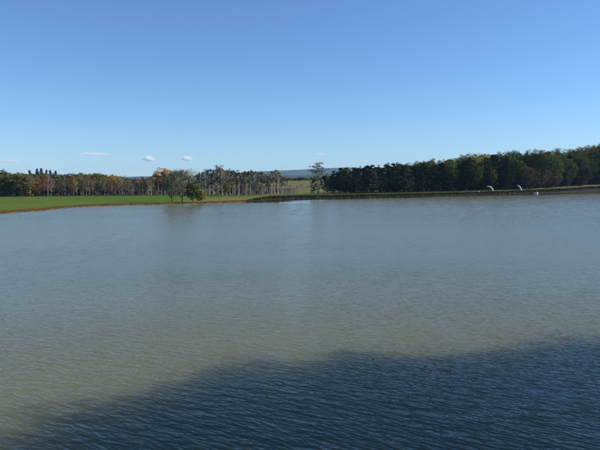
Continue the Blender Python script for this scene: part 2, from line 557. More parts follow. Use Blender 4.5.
def broadleaf(seed, H=14.0, W=10.0, nc=150, nl=30, low=0.16, size=0.29, lumps=5, bump=0.28):
    r = np.random.default_rng(seed)
    tr, cr = Buf(), Buf()
    top = np.array([r.normal(0, 0.4), r.normal(0, 0.4), H * 0.82])
    trunk = wiggle(np.zeros(3), top, 9, 0.16, r)
    tr.tube(trunk, np.linspace(0.30, 0.05, 9) * H / 14, 7)
    C0 = np.array([0, 0, H * (low + 1.0) * 0.5])
    ax_ = np.array([W * 0.5, W * 0.5, H * (1.0 - low) * 0.5])
    lob = unit(r, lumps + 5)
    for i in range(nc):
        u = unit(r, 1)[0]
        q = math.sqrt(r.uniform(0.18, 1.0))
        rad = 1 - bump + bump * max(0.0, float((lob @ u).max())) ** 7
        c = C0 + u * ax_ * rad * q
        clump(cr, c, r.uniform(0.06, 0.115) * W, nl, size, r, 0.75)
        if i % 7 == 0:
            k = int(np.clip(c[2] / H * 8 - 2, 1, 7))
            tr.tube(wiggle(trunk[k], c, 5, 0.15, r, 0.1), np.linspace(0.10, 0.02, 5) * H / 14, 5)
    return tr.mesh('tree_trunk', True), cr.mesh('tree_crown'), H

def spruce(seed, H=15.0, W=5.0):
    r = np.random.default_rng(seed)
    tr, cr = Buf(), Buf()
    trunk = wiggle(np.zeros(3), np.array([r.normal(0, .1), r.normal(0, .1), H]), 8, 0.04, r)
    tr.tube(trunk, np.linspace(0.22, 0.02, 8), 6)
    z = H * 0.08
    while z < H * 0.97:
        f = 1 - z / H
        L = W * 0.5 * (f ** 0.85) * r.uniform(0.8, 1.15) + 0.12
        nb = int(5 + 5 * f)
        for i in range(nb):
            a = r.uniform(0, 6.283)
            tip = np.array([math.cos(a) * L, math.sin(a) * L, z - L * r.uniform(0.05, 0.35)])
            A = np.array([0, 0, z + 0.1])
            n = int(16 * L + 8)
            t = r.uniform(0.12, 1, n)[:, None]
            P = A + (tip - A) * t + r.normal(0, 0.12 + 0.05 * L, (n, 3)) * np.array([1, 1, 0.6])
            nr = np.array([0, 0, 1.0]) + unit(r, n) * 0.8
            cr.leaves(P, nr, r.uniform(0.14, 0.26, n), np.clip(0.4 + r.normal(0, 0.2, n), 0, 1), r, 0.45)
            if i % 2 == 0: tr.tube(np.array([A, (A + tip) / 2 + [0, 0, .05], tip]), [0.04, 0.03, 0.01], 4)
        z += r.uniform(0.35, 0.6) * (0.6 + f)
    return tr.mesh('tree_trunk', True), cr.mesh('tree_crown'), H

def pine(seed, H=13.0, W=8.5, low=0.16):
    r = np.random.default_rng(seed)
    tr, cr = Buf(), Buf()
    trunk = wiggle(np.zeros(3), np.array([r.normal(0, .4), r.normal(0, .4), H * 0.95]), 9, 0.12, r)
    tr.tube(trunk, np.linspace(0.26, 0.04, 9), 7)
    z = H * low
    while z < H * 0.96:
        f = z / H
        L = W * 0.5 * (math.sin(min(1.0, (1.06 - f) * 1.35) * math.pi / 2)) * r.uniform(0.75, 1.1)
        for i in range(r.integers(4, 7)):
            a = r.uniform(0, 6.283)
            Li = L * r.uniform(0.6, 1.1)
            tip = np.array([math.cos(a) * Li, math.sin(a) * Li, z + Li * r.uniform(-0.02, 0.32)])
            k = min(8, int(f * 9))
            tr.tube(wiggle(trunk[k], tip, 5, 0.08, r, -0.05 * Li), np.linspace(0.085, 0.015, 5), 5)
            for q in (1.0, 0.72, 0.45):
                if q < 0.6 and r.uniform() < 0.4: continue
                c = trunk[k] + (tip - trunk[k]) * q + r.normal(0, 0.15, 3)
                clump(cr, c, r.uniform(0.55, 0.95), 30, 0.22, r, 0.42, up=0.8)
        z += H * r.uniform(0.055, 0.09)
    clump(cr, np.array([trunk[-1][0], trunk[-1][1], H * 0.97]), 0.6, 30, 0.2, r, 1.0)
    return tr.mesh('tree_trunk', True), cr.mesh('tree_crown'), H

def plantation(seed, H=13.0, W=3.6, crown=0.52):
    """tall straight pale stem, tufted crown on top, dead twigs below"""
    r = np.random.default_rng(seed)
    tr, cr = Buf(), Buf()
    trunk = wiggle(np.zeros(3), np.array([r.normal(0, .25), r.normal(0, .25), H * 0.97]), 9, 0.07, r)
    tr.tube(trunk, np.linspace(0.19, 0.05, 9), 6)
    for i in range(27):
        z = H * r.uniform(crown, 0.99)
        f = (z / H - crown) / (1 - crown)
        L = W * 0.5 * (0.55 + 0.75 * math.sin(min(1, f * 1.15) * math.pi)) * r.uniform(0.5, 1.1)
        a = r.uniform(0, 6.283)
        k = min(8, int(z / H * 9))
        tip = np.array([trunk[k][0] + math.cos(a) * L, trunk[k][1] + math.sin(a) * L, z + L * 0.25])
        tr.tube(np.array([trunk[k] * [1, 1, 0] + [0, 0, z - 0.3], (trunk[k] * [1, 1, 0] + [0, 0, z] + tip) / 2, tip]), [0.05, 0.035, 0.012], 4)
        clump(cr, tip, r.uniform(0.35, 0.7), 26, 0.19, r, 0.7, up=0.6)
    n = 150
    z = r.uniform(0.22, crown + 0.15, n) * H
    a = r.uniform(0, 6.283, n); L = r.uniform(0.4, 1.7, n)
    A = np.stack([np.zeros(n), np.zeros(n), z], 1)
    B = A + np.stack([np.cos(a) * L, np.sin(a) * L, L * r.uniform(-0.25, 0.5, n)], 1)
    tr.twigs(A, B, r.uniform(0.015, 0.035, n), 0.4, r)
    return tr.mesh('tree_trunk', True), cr.mesh('tree_crown'), H

def birch(seed, H=12.0, W=4.6, leafy=1.0, low=0.22):
    """slender pale stem with upswept twiggy branches and thin foliage"""
    r = np.random.default_rng(seed)
    tr, cr = Buf(), Buf()
    trunk = wiggle(np.zeros(3), np.array([r.normal(0, .35), r.normal(0, .35), H * 0.97]), 9, 0.09, r)
    tr.tube(trunk, np.linspace(0.17, 0.03, 9), 6)
    for i in range(34):
        z = H * r.uniform(low, 0.93)
        f = z / H
        k = min(8, int(f * 8.4))
        L = W * 0.5 * (0.35 + 0.9 * math.sin(min(1.0, (1.0 - f) * 1.3 + 0.1) * math.pi * 0.6)) * r.uniform(0.6, 1.15)
        a = r.uniform(0, 6.283)
        base = np.array([trunk[k][0], trunk[k][1], z])
        tip = base + np.array([math.cos(a) * L, math.sin(a) * L, L * r.uniform(0.5, 1.3)])
        tip[2] = min(tip[2], H)
        br = wiggle(base, tip, 4, 0.08, r)
        tr.tube(br, np.linspace(0.045, 0.012, 4), 4)
        n = 16
        t = r.uniform(0.3, 1, n)[:, None]
        A = base + (tip - base) * t
        B = A + r.normal(0, 0.42, (n, 3)) + np.array([0, 0, 0.22])
        tr.twigs(A, B, r.uniform(0.010, 0.024, n), 0.5, r)
        n = int(34 * leafy)
        if n:
            t = r.uniform(0.25, 1.05, n)[:, None]
            P = base + (tip - base) * t + r.normal(0, 0.36, (n, 3))
            cr.leaves(P, unit(r, n) + np.array([0, 0, .4]), r.uniform(0.10, 0.21, n), np.clip(r.uniform(0.2, 0.8) + r.normal(0, 0.15, n), 0, 1), r)
    return tr.mesh('tree_trunk', True), cr.mesh('tree_crown'), H

def twig_dome(seed, H=9.0, W=11.0):
    """domed crown of bare grey-brown twigs with a few clinging leaves"""
    r = np.random.default_rng(seed)
    tr, cr = Buf(), Buf()
    for i in range(16):
        a = r.uniform(0, 6.283); e = r.uniform(0.35, 1.45)
        tip = np.array([math.cos(a) * math.cos(e) * W * 0.5, math.sin(a) * math.cos(e) * W * 0.5, math.sin(e) * H]) * r.uniform(0.75, 0.97)
        P = wiggle(np.array([r.normal(0, .3), r.normal(0, .3), 0]), tip, 7, 0.2, r, 0.35)
        tr.tube(P, np.linspace(0.13, 0.025, 7), 5)
        for k in range(2, 7):
            for q in range(5):
                t2 = P[k] + unit(r, 1)[0] * r.uniform(0.8, 1.9) + np.array([0, 0, 0.4])
                tr.tube(np.array([P[k], (P[k] + t2) / 2 + r.normal(0, .08, 3), t2]), [0.035, 0.022, 0.01], 4)
                n = 60
                A = P[k] + (t2 - P[k]) * r.uniform(0.2, 1, n)[:, None]
                B = A + r.normal(0, 0.5, (n, 3)) + np.array([0, 0, 0.15])
                cr.twigs(A, B, r.uniform(0.022, 0.045, n), np.clip(0.5 + r.normal(0, .25, n), 0, 1), r)
                n = 12
                cr.leaves(t2 + r.normal(0, 0.5, (n, 3)), unit(r, n), r.uniform(0.09, 0.17, n), r.uniform(0.3, 1, n), r)
    return tr.mesh('tree_trunk', True), cr.mesh('tree_crown'), H

def clumpy_bare(seed, H=14.0, W=8.5):
    """tall open tree, long bare limbs ending in loose tufts"""
    r = np.random.default_rng(seed)
    tr, cr = Buf(), Buf()
    stems = []
    for i, (dx, hh) in enumerate([(-1.6, 0.86), (-0.4, 0.97), (0.8, 0.9), (1.9, 0.84), (0.2, 0.75)]):
        P = wiggle(np.array([dx * 0.18, r.normal(0, .15), 0]), np.array([dx * 1.05, r.normal(0, .9), H * hh]), 9, 0.16, r)
        tr.tube(P, np.linspace(0.12, 0.03, 9), 6)
        stems.append(P)
        clump(cr, P[-1], 0.75, 44, 0.17, r, 0.6)
    for i in range(46):
        P = stems[i % 5]
        k = r.integers(5, 9)
        a = r.uniform(0, 6.283); L = r.uniform(0.9, W * 0.38)
        tip = P[k] + np.array([math.cos(a) * L, math.sin(a) * L * 0.8, r.uniform(-0.2, 1.3)])
        tip[2] = min(tip[2], H)
        tr.tube(wiggle(P[k], tip, 5, 0.1, r, 0.12), np.linspace(0.06, 0.015, 5), 4)
        clump(cr, tip, r.uniform(0.35, 0.75), 30, 0.16, r, 0.55)
        n = 40
        A = P[k] + (tip - P[k]) * r.uniform(.1, 1, n)[:, None]
        tr.twigs(A, A + r.normal(0, 0.5, (n, 3)), 0.022, 0.5, r)
    return tr.mesh('tree_trunk', True), cr.mesh('tree_crown'), H

def sapling(seed, H=4.0):
    r = np.random.default_rng(seed)
    tr, cr = Buf(), Buf()
    P = wiggle(np.zeros(3), np.array([r.normal(0, .12), r.normal(0, .12), H]), 7, 0.05, r)
    tr.tube(P, np.linspace(0.12, 0.025, 7), 6)
    for i in range(9):
        z = r.uniform(0.5, 1) * H
        a = r.uniform(0, 6.283); L = r.uniform(.3, .8)
        A = np.array([0, 0, z]); B = A + np.array([math.cos(a) * L, math.sin(a) * L, L * 0.7])
        cr.twigs(np.repeat(A[None], 4, 0), B + r.normal(0, .12, (4, 3)), 0.016, 0.5, r)
        cr.leaves(B + r.normal(0, .15, (4, 3)), unit(r, 4), 0.07, 0.6, r)
    return tr.mesh('tree_trunk', True), cr.mesh('tree_crown'), H

P_ = {
    'broad': [broadleaf(100 + i, 14, 9.5 + (i % 3) * 0.8) for i in range(6)],
    'tall': [broadleaf(110 + i, 24, 14.5 + i % 2, 340, 30, 0.10, 0.27, 9, 0.2) for i in range(5)],
    'round': [broadleaf(120 + i, 12, 11, 190, 30, 0.03, 0.29, 6) for i in range(3)],
    'spruce': [spruce(140 + i) for i in range(3)],
    'pine': [pine(160 + i) for i in range(5)],
    'stem': [plantation(180 + i, 13, 2.5 + 0.45 * (i % 3), 0.42 + 0.06 * (i % 4)) for i in range(8)],
    'birch': [birch(200 + i, 12, 4.0 + 0.5 * (i % 3), [1.0, 0.6, 1.5, 0.8, 1.2, 0.4][i]) for i in range(6)],
    'dome': [twig_dome(220 + i) for i in range(3)],
    'clumpy': [clumpy_bare(240)],
    'wispy': [birch(251, 8.5, 7.0, 2.3, 0.1), birch(252, 8.5, 6.6, 2.1, 0.12)],
    'bush': [broadleaf(260 + i, 7, 6.5, 110, 30, 0.02, 0.22, 5) for i in range(3)],
    'shrub': [broadleaf(266, 7, 6.4, 62, 30, 0.03, 0.2, 6, 0.42)],
    'sapling': [sapling(270 + i) for i in range(4)],
}
NAMES = {'broad': 'broadleaf_tree', 'round': 'broadleaf_tree', 'tall': 'broadleaf_tree', 'spruce': 'spruce_tree', 'pine': 'pine_tree', 'stem': 'pine_tree',
         'birch': 'birch_tree', 'dome': 'bare_tree', 'clumpy': 'open_tree', 'wispy': 'willow_tree', 'bush': 'bush', 'shrub': 'bush', 'sapling': 'sapling'}
CATS = {'bush': 'bush', 'shrub': 'bush', 'sapling': 'sapling'}

def put_tree(kind, x, y, h, leaf, bark, label, group=None, wide=1.0, name=None, base=None):
    tm, cm, H = P_[kind][rnd.randrange(len(P_[kind]))]
    z = gz(x, y) if base is None else base
    root = bpy.data.objects.new(name or NAMES[kind], None)
    root.empty_display_size = 0.3
    COL.objects.link(root)
    s = h / H
    root.location = (x, y, z - 0.05)
    root.scale = (s * wide, s * wide, s)
    root.rotation_euler = (0, 0, rnd.uniform(0, 6.283) if kind != 'clumpy' else 0)
    for nm, me, mt in (('trunk', tm, BARK[bark]), ('crown', cm, LEAF[leaf])):
        if not me.materials: me.materials.append(mt)
        o = bpy.data.objects.new(nm, me)
        COL.objects.link(o)
        o.parent = root
        o.material_slots[0].link = 'OBJECT'
        o.material_slots[0].material = mt
    tag(root, label, CATS.get(kind, 'tree'), group)
    return root

def tree_px(kind, px, dist, top, leaf, bark, label=None, group=None, wide=1.0, name=None):
    q = at_range(px, top, dist)
    z = gz(q.x, q.y)
    return put_tree(kind, q.x, q.y, max(1.0, q.z - z), leaf, bark, label, group, wide, name)

ORD = ['', 'first', 'second', 'third', 'fourth', 'fifth', 'sixth', 'seventh', 'eighth', 'ninth', 'tenth', 'eleventh', 'twelfth', 'thirteenth', 'fourteenth',
       'fifteenth', 'sixteenth', 'seventeenth', 'eighteenth', 'nineteenth', 'twentieth']

def row_labels(pxs, marks):
    """which tree of its row: so many to the left or right of the nearest landmark"""
    order = sorted(range(len(pxs)), key=lambda i: pxs[i])
    res = [None] * len(pxs)
    for i in order:
        m = min(marks, key=lambda q: abs(q[0] - pxs[i]))
        if pxs[i] >= m[0]:
            k = sum(1 for j in order if m[0] <= pxs[j] <= pxs[i]); side = 'right'
        else:
            k = sum(1 for j in order if pxs[i] <= pxs[j] < m[0]); side = 'left'
        res[i] = '%s %s of %s' % (ORD[min(k, 20)], side, m[1])
    return res

WORD = {'dark': 'dark green', 'olive': 'olive', 'green': 'green', 'yellow': 'yellow-green', 'gold': 'golden', 'orange': 'orange', 'red': 'red-brown',
        'tan': 'tan', 'brown': 'brown', 'grey': 'grey-green', 'needle': 'dark', 'needle2': 'grey-green', 'spruce': 'blue-green', 'twig': 'brown', 'haze': 'dull green'}
NOUN = {'broad': 'broadleaf tree', 'round': 'bushy tree', 'tall': 'broadleaf tree', 'spruce': 'spruce', 'pine': 'pine', 'stem': 'pale-stemmed pine', 'birch': 'slender pale-stemmed tree',
        'dome': 'bare twiggy tree', 'bush': 'bush', 'sapling': 'sapling'}

def plant_row(items, where, marks, group):
    """items: (kind, px, dist, top, leaf, bark, wide)"""
    labs = row_labels([i[1] for i in items], marks)
    for it, lb in zip(items, labs):
        k, px, d, top, lf, bk, w = it
        tree_px(k, px, d, top, lf, bk, '%s %s %s, %s' % (WORD[lf], NOUN[k], where, lb), group, w)

# ------------------------------------------------------------------ woods on the left
SKY_L = [(-60, 167), (0, 168), (5, 168), (10, 172), (18, 169.5), (25, 172), (33, 170.6), (44, 169.8), (50, 170.2), (55, 170.6), (60, 172), (70, 170.5), (77, 169.5),
         (85, 171), (95, 170), (100, 170.5), (105, 172), (110, 173), (115, 172), (120, 174), (125, 176), (129, 176), (133, 178), (140, 178), (145, 176.5),
         (150, 177), (157, 174), (171, 173), (177, 172), (183, 172), (187, 176), (190, 178), (195, 178), (198, 174), (202, 171.5), (208, 171), (213, 171),
         (226, 171), (233, 172), (243, 173), (250, 173), (260, 173.5), (267, 174), (273, 173), (277, 174), (283, 177), (288, 180)]
def sky_l(px):
    return float(np.interp(px, [a for a, b in SKY_L], [b for a, b in SKY_L]))
ML = [(0, 'the left edge'), (42, 'the spruce tips'), (80, 'the yellow-green tree'), (110, 'the red-brown tree'), (163, 'the orange tree'),
      (193, 'the dark shore bush'), (226, 'the small yellow tree'), (284, 'the open field')]

row = []
px = -34.0
while px < 150:
    lf = rnd.choice(['olive', 'olive', 'green', 'dark', 'gold'] if px > 20 else ['green', 'dark', 'olive'])
    row.append(('broad', px, 300 + rnd.uniform(-8, 8), sky_l(px) + rnd.uniform(-0.5, 0.9), lf, 'dark', rnd.uniform(0.95, 1.2)))
    px += rnd.uniform(6.0, 8.0)
plant_row(row, 'on the left skyline', ML, 'broadleaf trees along the left skyline')
row = []
px = -30.0
while px < 152:
    row.append(('broad', px, 284 + rnd.uniform(-5, 5), sky_l(px) + rnd.uniform(4.5, 9), rnd.choice(['dark', 'green', 'olive', 'brown', 'dark']), 'dark', rnd.uniform(1.0, 1.3)))
    px += rnd.uniform(6.5, 9.0)
plant_row(row, 'inside the left wood', ML, 'broadleaf trees inside the left wood')
for i, (px, tp) in enumerate([(29.5, 169.4), (37, 168.0), (41, 167.4), (46.5, 169.0), (50, 169.4), (55.5, 170.0)]):
    tree_px('spruce', px, 306 + i, tp, 'spruce', 'dark', 'blue-green spruce tip above the left wood, %s from the left' % ORD[i + 1], 'spruces above the left wood', 1.35)
row = []
for px, tp, lf, w in [(-22, 170, 'green', 1.1), (3, 170.5, 'olive', 1.1), (17, 170.0, 'olive', 1.25), (31, 174.5, 'gold', 0.9)]:
    row.append(('round', px, 271, tp, lf, 'dark', w))
for i, it in enumerate(row):
    tree_px(it[0], it[1], it[2], it[3], it[4], it[5], ['dark green rounded tree beyond the left edge of the view', 'olive rounded tree at the photo\'s left edge',
            'large rounded olive tree with leaves to the ground, left meadow edge', 'smaller golden rounded tree right of the large rounded one'][i], 'rounded trees at the left meadow edge', it[6])
for px, d, tp, lf, w, lb in [(46, 276, 173.5, 'red', 0.8, 'red-brown tree below the spruce tips at the meadow edge'),
                             (80, 277, 174.5, 'yellow', 0.85, 'yellow-green tree standing out of the left wood'),
                             (72, 279, 175.5, 'gold', 0.7, 'golden olive tree just left of the yellow-green one'),
                             (92, 275, 178.5, 'red', 0.6, 'small red-brown tree right of the yellow-green tree'),
                             (110, 276, 181.0, 'red', 0.6, 'low red-brown tree in the middle of the left wood'),
                             (100, 281, 175.5, 'olive', 0.8, 'olive tree between the two low red-brown trees'),
                             (119, 281, 177.5, 'gold', 0.8, 'golden olive tree where the left wood gets lower'),
                             (21, 266, 190.5, 'yellow', 1.3, 'low yellow-green bush below the large rounded olive tree')]:
    tree_px('broad', px, d, tp, lf, 'dark', lb, None, w)
row = []
px = 29.0
while px < 156:
    lf = rnd.choice(['tan', 'brown', 'brown', 'olive', 'grey', 'tan'])
    if 40 < px < 52: lf = rnd.choice(['red', 'brown'])
    if 70 < px < 86: lf = rnd.choice(['gold', 'tan'])
    if 88 < px < 95 or 106 < px < 113: lf = 'red'
    top = max(sky_l(px) + 2, 175.5) + rnd.uniform(-1.5, 6.5)
    row.append(('birch', px, 268 + rnd.uniform(-3, 5), top, lf, rnd.choice(['pale', 'tan', 'tan', 'grey']), rnd.uniform(0.8, 1.1)))
    px += rnd.uniform(2.6, 4.6)
plant_row(row, 'at the left meadow edge', ML, 'slender trees along the left meadow edge')

# pale-stemmed pines in the middle
def stem_top(px):
    return float(np.interp(px, [120, 135, 148, 154, 172, 178, 187, 193, 200, 203, 208, 213, 218, 222, 228, 233, 238, 243, 251, 256, 262, 268, 274, 278, 283, 286],
                           [180, 177, 175.5, 176.5, 176, 172.5, 175, 176.5, 171, 169, 168.5, 169.5, 166, 168, 169, 168.5, 171.5, 170.5, 168.5, 171.5, 171, 172.5, 168.5, 171, 175, 178]))
row = []
px = 128.0
while px < 286:
    bk = 'pale' if px > 196 else rnd.choice(['tan', 'pale', 'tan'])
    lf = rnd.choice(['needle2', 'needle2', 'tan', 'brown', 'needle', 'grey']) if px > 190 else rnd.choice(['tan', 'brown', 'needle2'])
    row.append(('stem', px, 266 + rnd.uniform(-2, 4), stem_top(px) + abs(rnd.gauss(0, 1.6)), lf, bk, rnd.uniform(0.8, 1.05)))
    px += rnd.uniform(2.9, 5.0)
plant_row(row, 'in the plantation front row', ML, 'front row of the pale-stemmed plantation')
row = []
px = 126.0
while px < 285:
    row.append(('stem', px, 277 + rnd.uniform(-3, 3), stem_top(px) + rnd.uniform(0, 2.2), rnd.choice(['needle2', 'tan', 'brown', 'tan', 'needle']), rnd.choice(['pale', 'pale', 'tan']), rnd.uniform(0.8, 1.15)))
    px += rnd.uniform(3.2, 5.2)
plant_row(row, 'in the plantation second row', ML, 'second row of the pale-stemmed plantation')
row = []
px = 123.0
while px < 283:
    row.append(('stem', px, 290 + rnd.uniform(-4, 4), stem_top(px) + rnd.uniform(1.5, 4), rnd.choice(['brown', 'tan', 'needle2']), rnd.choice(['tan', 'pale']), rnd.uniform(0.9, 1.2)))
    px += rnd.uniform(3.5, 5.5)
plant_row(row, 'in the plantation third row', ML, 'third row of the pale-stemmed plantation')
row = []
px = 152.0
while px < 282:
    row.append(('broad', px, 306 + rnd.uniform(-4, 8), max(sky_l(px) + 5, 178.5) + rnd.uniform(0, 4.5), rnd.choice(['dark', 'brown', 'brown', 'olive']), 'dark', rnd.uniform(0.9, 1.2)))
    px += rnd.uniform(6, 8)
plant_row(row, 'behind the plantation stems', ML, 'dark trees behind the plantation')
row = []
px = 36.0
while px < 282:
    row.append(('bush', px, 296 + rnd.uniform(-14, 5), 190.0 + rnd.uniform(-3, 1.0), rnd.choice(['dark', 'brown', 'twig', 'brown']), 'dark', rnd.uniform(1.2, 1.7)))
    px += rnd.uniform(7, 10)
plant_row(row, 'under the left trees', ML, 'undergrowth bushes below the left woods')

tree_px('broad', 163, 279, 167.0, 'orange', 'dark', 'orange-leaved tree rising above the pale-stemmed plantation', None, 1.5)
tree_px('broad', 154.5, 287, 172.5, 'dark', 'dark', 'dark green tree at the left foot of the orange tree', None, 0.75)
tree_px('birch', 218.5, 268, 165.2, 'grey', 'pale', 'tallest pale grey tree poking above the plantation', None, 0.9)
tree_px('broad', 226.5, 262, 180.5, 'yellow', 'pale', 'small yellow-green tree in front of the plantation stems', None, 0.62)

# three trees by the water
D3 = 196
tree_px('wispy', 171, D3, 173.3, 'grey', 'dark', 'thin grey-green tree by the shore, left one of the pair', None, 0.72)
tree_px('wispy', 181.5, D3 - 2, 171.2, 'grey', 'dark', 'taller thin grey-green tree by the shore, beside the dark bush', None, 1.0)
tree_px('shrub', 192.5, D3 - 4, 180.0, 'green', 'dark', 'dark leafy bush on the shore right of the thin trees', None, 1.0)
tree_px('bush', 200, D3 + 2, 186.5, 'yellow', 'dark', 'low yellowish shrub leaning on the dark shore bush', None, 0.8)

# bare saplings on the bank before the open field
sp = [287.5, 291.5, 297.0, 301.8, 308.2, 311.0, 315.0, 319.5, 325.5]
for i, px in enumerate(sp):
    tree_px('sapling', px, 262 + rnd.uniform(-2, 4), 184.5 + rnd.uniform(-1.2, 2.2), 'tan', 'pale', 'bare pale sapling stem before the open field, %s from the left' % ORD[i + 1], 'bare saplings before the open field')

# hedge trees at the top of the open field
row = []
px = 272.0
while px < 336:
    row.append(('bush', px, 610 + rnd.uniform(-12, 20), 177.6 + rnd.uniform(-1.0, 1.0), rnd.choice(['haze', 'brown', 'haze', 'tan']), 'grey', rnd.uniform(1.6, 2.3)))
    px += rnd.uniform(2.4, 3.6)
plant_row(row, 'in the far hedge', [(284, 'the plantation\'s end'), (318, 'the tall open tree')], 'far hedge above the open field')
row = []
px = 285.5
while px < 322:
    row.append(('bush', px, 425 + rnd.uniform(-35, 25), 186.6 + rnd.uniform(-0.6, 0.8), rnd.choice(['brown', 'twig', 'olive']), 'grey', rnd.uniform(1.3, 2.0)))
    px += rnd.uniform(4.5, 7)
plant_row(row, 'scattered across the field', [(284, 'the plantation\'s end'), (318, 'the tall open tree')], 'scrub on the open field')

# ------------------------------------------------------------------ woods on the right
SKY_R = [(312, 178), (320, 177), (326, 173), (332, 170), (337, 169), (344, 166.2), (350, 168.3), (357, 166.2), (367, 165.2), (375, 165), (385, 163.2), (392, 162.2), (400, 161), (407, 160.6),
         (412, 162.6), (420, 160), (430, 158.2), (440, 157.4), (450, 156.2), (458, 155), (465, 152.8), (475, 151.4), (485, 150), (490, 151.4), (500, 150), (505, 150.2),
         (512, 149), (520, 149.2), (525, 148), (530, 150), (540, 147), (547, 148.3), (557, 147), (562, 149), (570, 147), (577, 146), (585, 144.2), (592, 143), (600, 142), (680, 139)]
def sky_r(px):
    return float(np.interp(px, [a for a, b in SKY_R], [b for a, b in SKY_R]))
def shore_d(px):
    """distance along +Y of the far waterline at that pixel column"""
    k = [(a, on_level(a, b).y) for a, b in SHORE_PX]
    return float(np.interp(px, [q[0] for q in k], [q[1] for q in k]))
MR = [(318, 'the tall open tree'), (415, 'the golden treetop'), (490, 'the left white arch'), (519, 'the right white arch'), (545, 'the moored boat'), (600, 'the right edge')]

tree_px('clumpy', 318, 262, 162.8, 'grey', 'grey', 'tall open tree with bare limbs and grey tufts above the pines', None, 1.0)
for px, d, tp, w, lf, lb in [(314, 258, 177.5, 0.85, 'needle', 'low dark pine at the foot of the tall open tree'),
                         (324, 262, 174.0, 0.8, 'needle', 'dark pine just right of the tall open tree')]:
    tree_px('pine', px, d, tp, lf, 'dark', lb, None, w)
tree_px('broad', 327, 272, 172.5, 'brown', 'grey', 'brownish tree between the tall open tree and the pines', None, 0.5)

row = []
px = 334.0
while px < 672:
    d = shore_d(min(px, 630)) + 44 + rnd.uniform(-5, 6)
    if px < 400: k, lf = 'pine', rnd.choice(['needle', 'needle', 'needle2'])
    else:
        k = 'tall'
        lf = rnd.choice(['olive', 'green', 'green', 'olive', 'dark', 'yellow', 'olive']) if k == 'tall' else 'needle'
    row.append((k, px, d, sky_r(px) + rnd.uniform(-0.4, 0.9), lf, 'dark', rnd.uniform(0.85, 1.1)))
    px += rnd.uniform(5.0, 8.0)
plant_row(row, 'on the right skyline', MR, 'trees along the right skyline')
row = []
px = 331.0
while px < 668:
    d = shore_d(min(px, 630)) + 30 + rnd.uniform(-4, 4)
    if px < 405: k, lf = 'pine', 'needle'
    else:
        k = 'tall' if rnd.random() < 0.85 else 'pine'
        lf = rnd.choice(['dark', 'olive', 'green', 'green', 'green']) if k == 'tall' else rnd.choice(['needle', 'spruce'])
    row.append((k, px, d, sky_r(px) + rnd.uniform(1.5, 6) + (4 if px > 480 else 0), lf, 'dark', rnd.uniform(0.8, 1.0)))
    px += rnd.uniform(6.0, 9.0)
plant_row(row, 'inside the right wood', MR, 'trees inside the right wood')
row = []
px = 333.0
while px < 668:
    d = shore_d(min(px, 630)) + 19 + rnd.uniform(-3, 3)
    sp_ = 189 - sky_r(px)
    if px < 440: k, lf = 'pine', rnd.choice(['needle', 'needle2', 'needle'])
    else:
        k = rnd.choice(['tall', 'pine', 'tall'])
        lf = 'needle' if k == 'pine' else rnd.choice(['dark', 'green', 'green', 'dark'])
    row.append((k, px, d, sky_r(px) + sp_ * rnd.uniform(0.08, 0.30), lf, 'dark', rnd.uniform(0.9, 1.1)))
    px += rnd.uniform(7.0, 10.0)
plant_row(row, 'fronting the right wood', MR, 'front trees of the right wood')
row = []
px = 345.0
while px < 668:
    d = shore_d(min(px, 630)) + 25 + rnd.uniform(-6, 6)
    row.append(('bush', px, d, 181.0 + rnd.uniform(-3, 2), rnd.choice(['dark', 'needle', 'brown', 'dark']), 'dark', rnd.uniform(1.4, 2.0)))
    px += rnd.uniform(7.0, 10.0)
plant_row(row, 'under the right trees', MR, 'undergrowth bushes below the right woods')
for px, d, tp, k, lf, w, lb in [(344, 40, 165.8, 'broad', 'green', 0.6, 'rounded green treetop above the left end of the pines'),
        (415, 50, 160.0, 'broad', 'gold', 0.7, 'golden treetop on the skyline above the pines'),
        (430, 48, 159.2, 'broad', 'gold', 0.6, 'second smaller golden treetop right of the first'),
        (478, 26, 154.5, 'broad', 'yellow', 0.8, 'yellow-green tree high in the wood above the left white arch'),
        (466, 15, 157.0, 'round', 'dark', 0.8, 'broad dark tree left of the white arches'),
        (492, 13, 166.0, 'broad', 'olive', 0.6, 'small olive tree right above the left white arch'),
        (507, 13, 155.5, 'spruce', 'spruce', 1.5, 'big dark spruce between the two white arches'),
        (519, 15, 156.5, 'broad', 'olive', 0.6, 'slim olive tree right of the big dark spruce')]:
    tree_px(k, px, shore_d(px) + d, tp, lf, 'dark', lb, None, w)
for px, d, tp, w, lb in [(526, 12, 164.5, 1.0, 'bare brown domed tree above the right white arch'),
                         (551, 13, 166.8, 0.85, 'bare brown domed tree right of the moored boat'),
                         (540, 16, 166.5, 0.9, 'bare brown domed tree behind the moored boat'),
                         (582, 13, 166.0, 1.05, 'wide bare brown domed tree near the right edge'),
                         (601, 14, 166.5, 0.9, 'bare brown domed tree cut by the right edge'),
                         (568, 12, 172.0, 0.8, 'low bare brown tree between the two wider domed ones'),
                         (626, 14, 166, 1.0, 'bare brown domed tree beyond the right edge of the view')]:
    tree_px('dome', px, shore_d(px) + d, tp, 'twig', 'grey', lb, 'bare domed trees on the right bank', w)

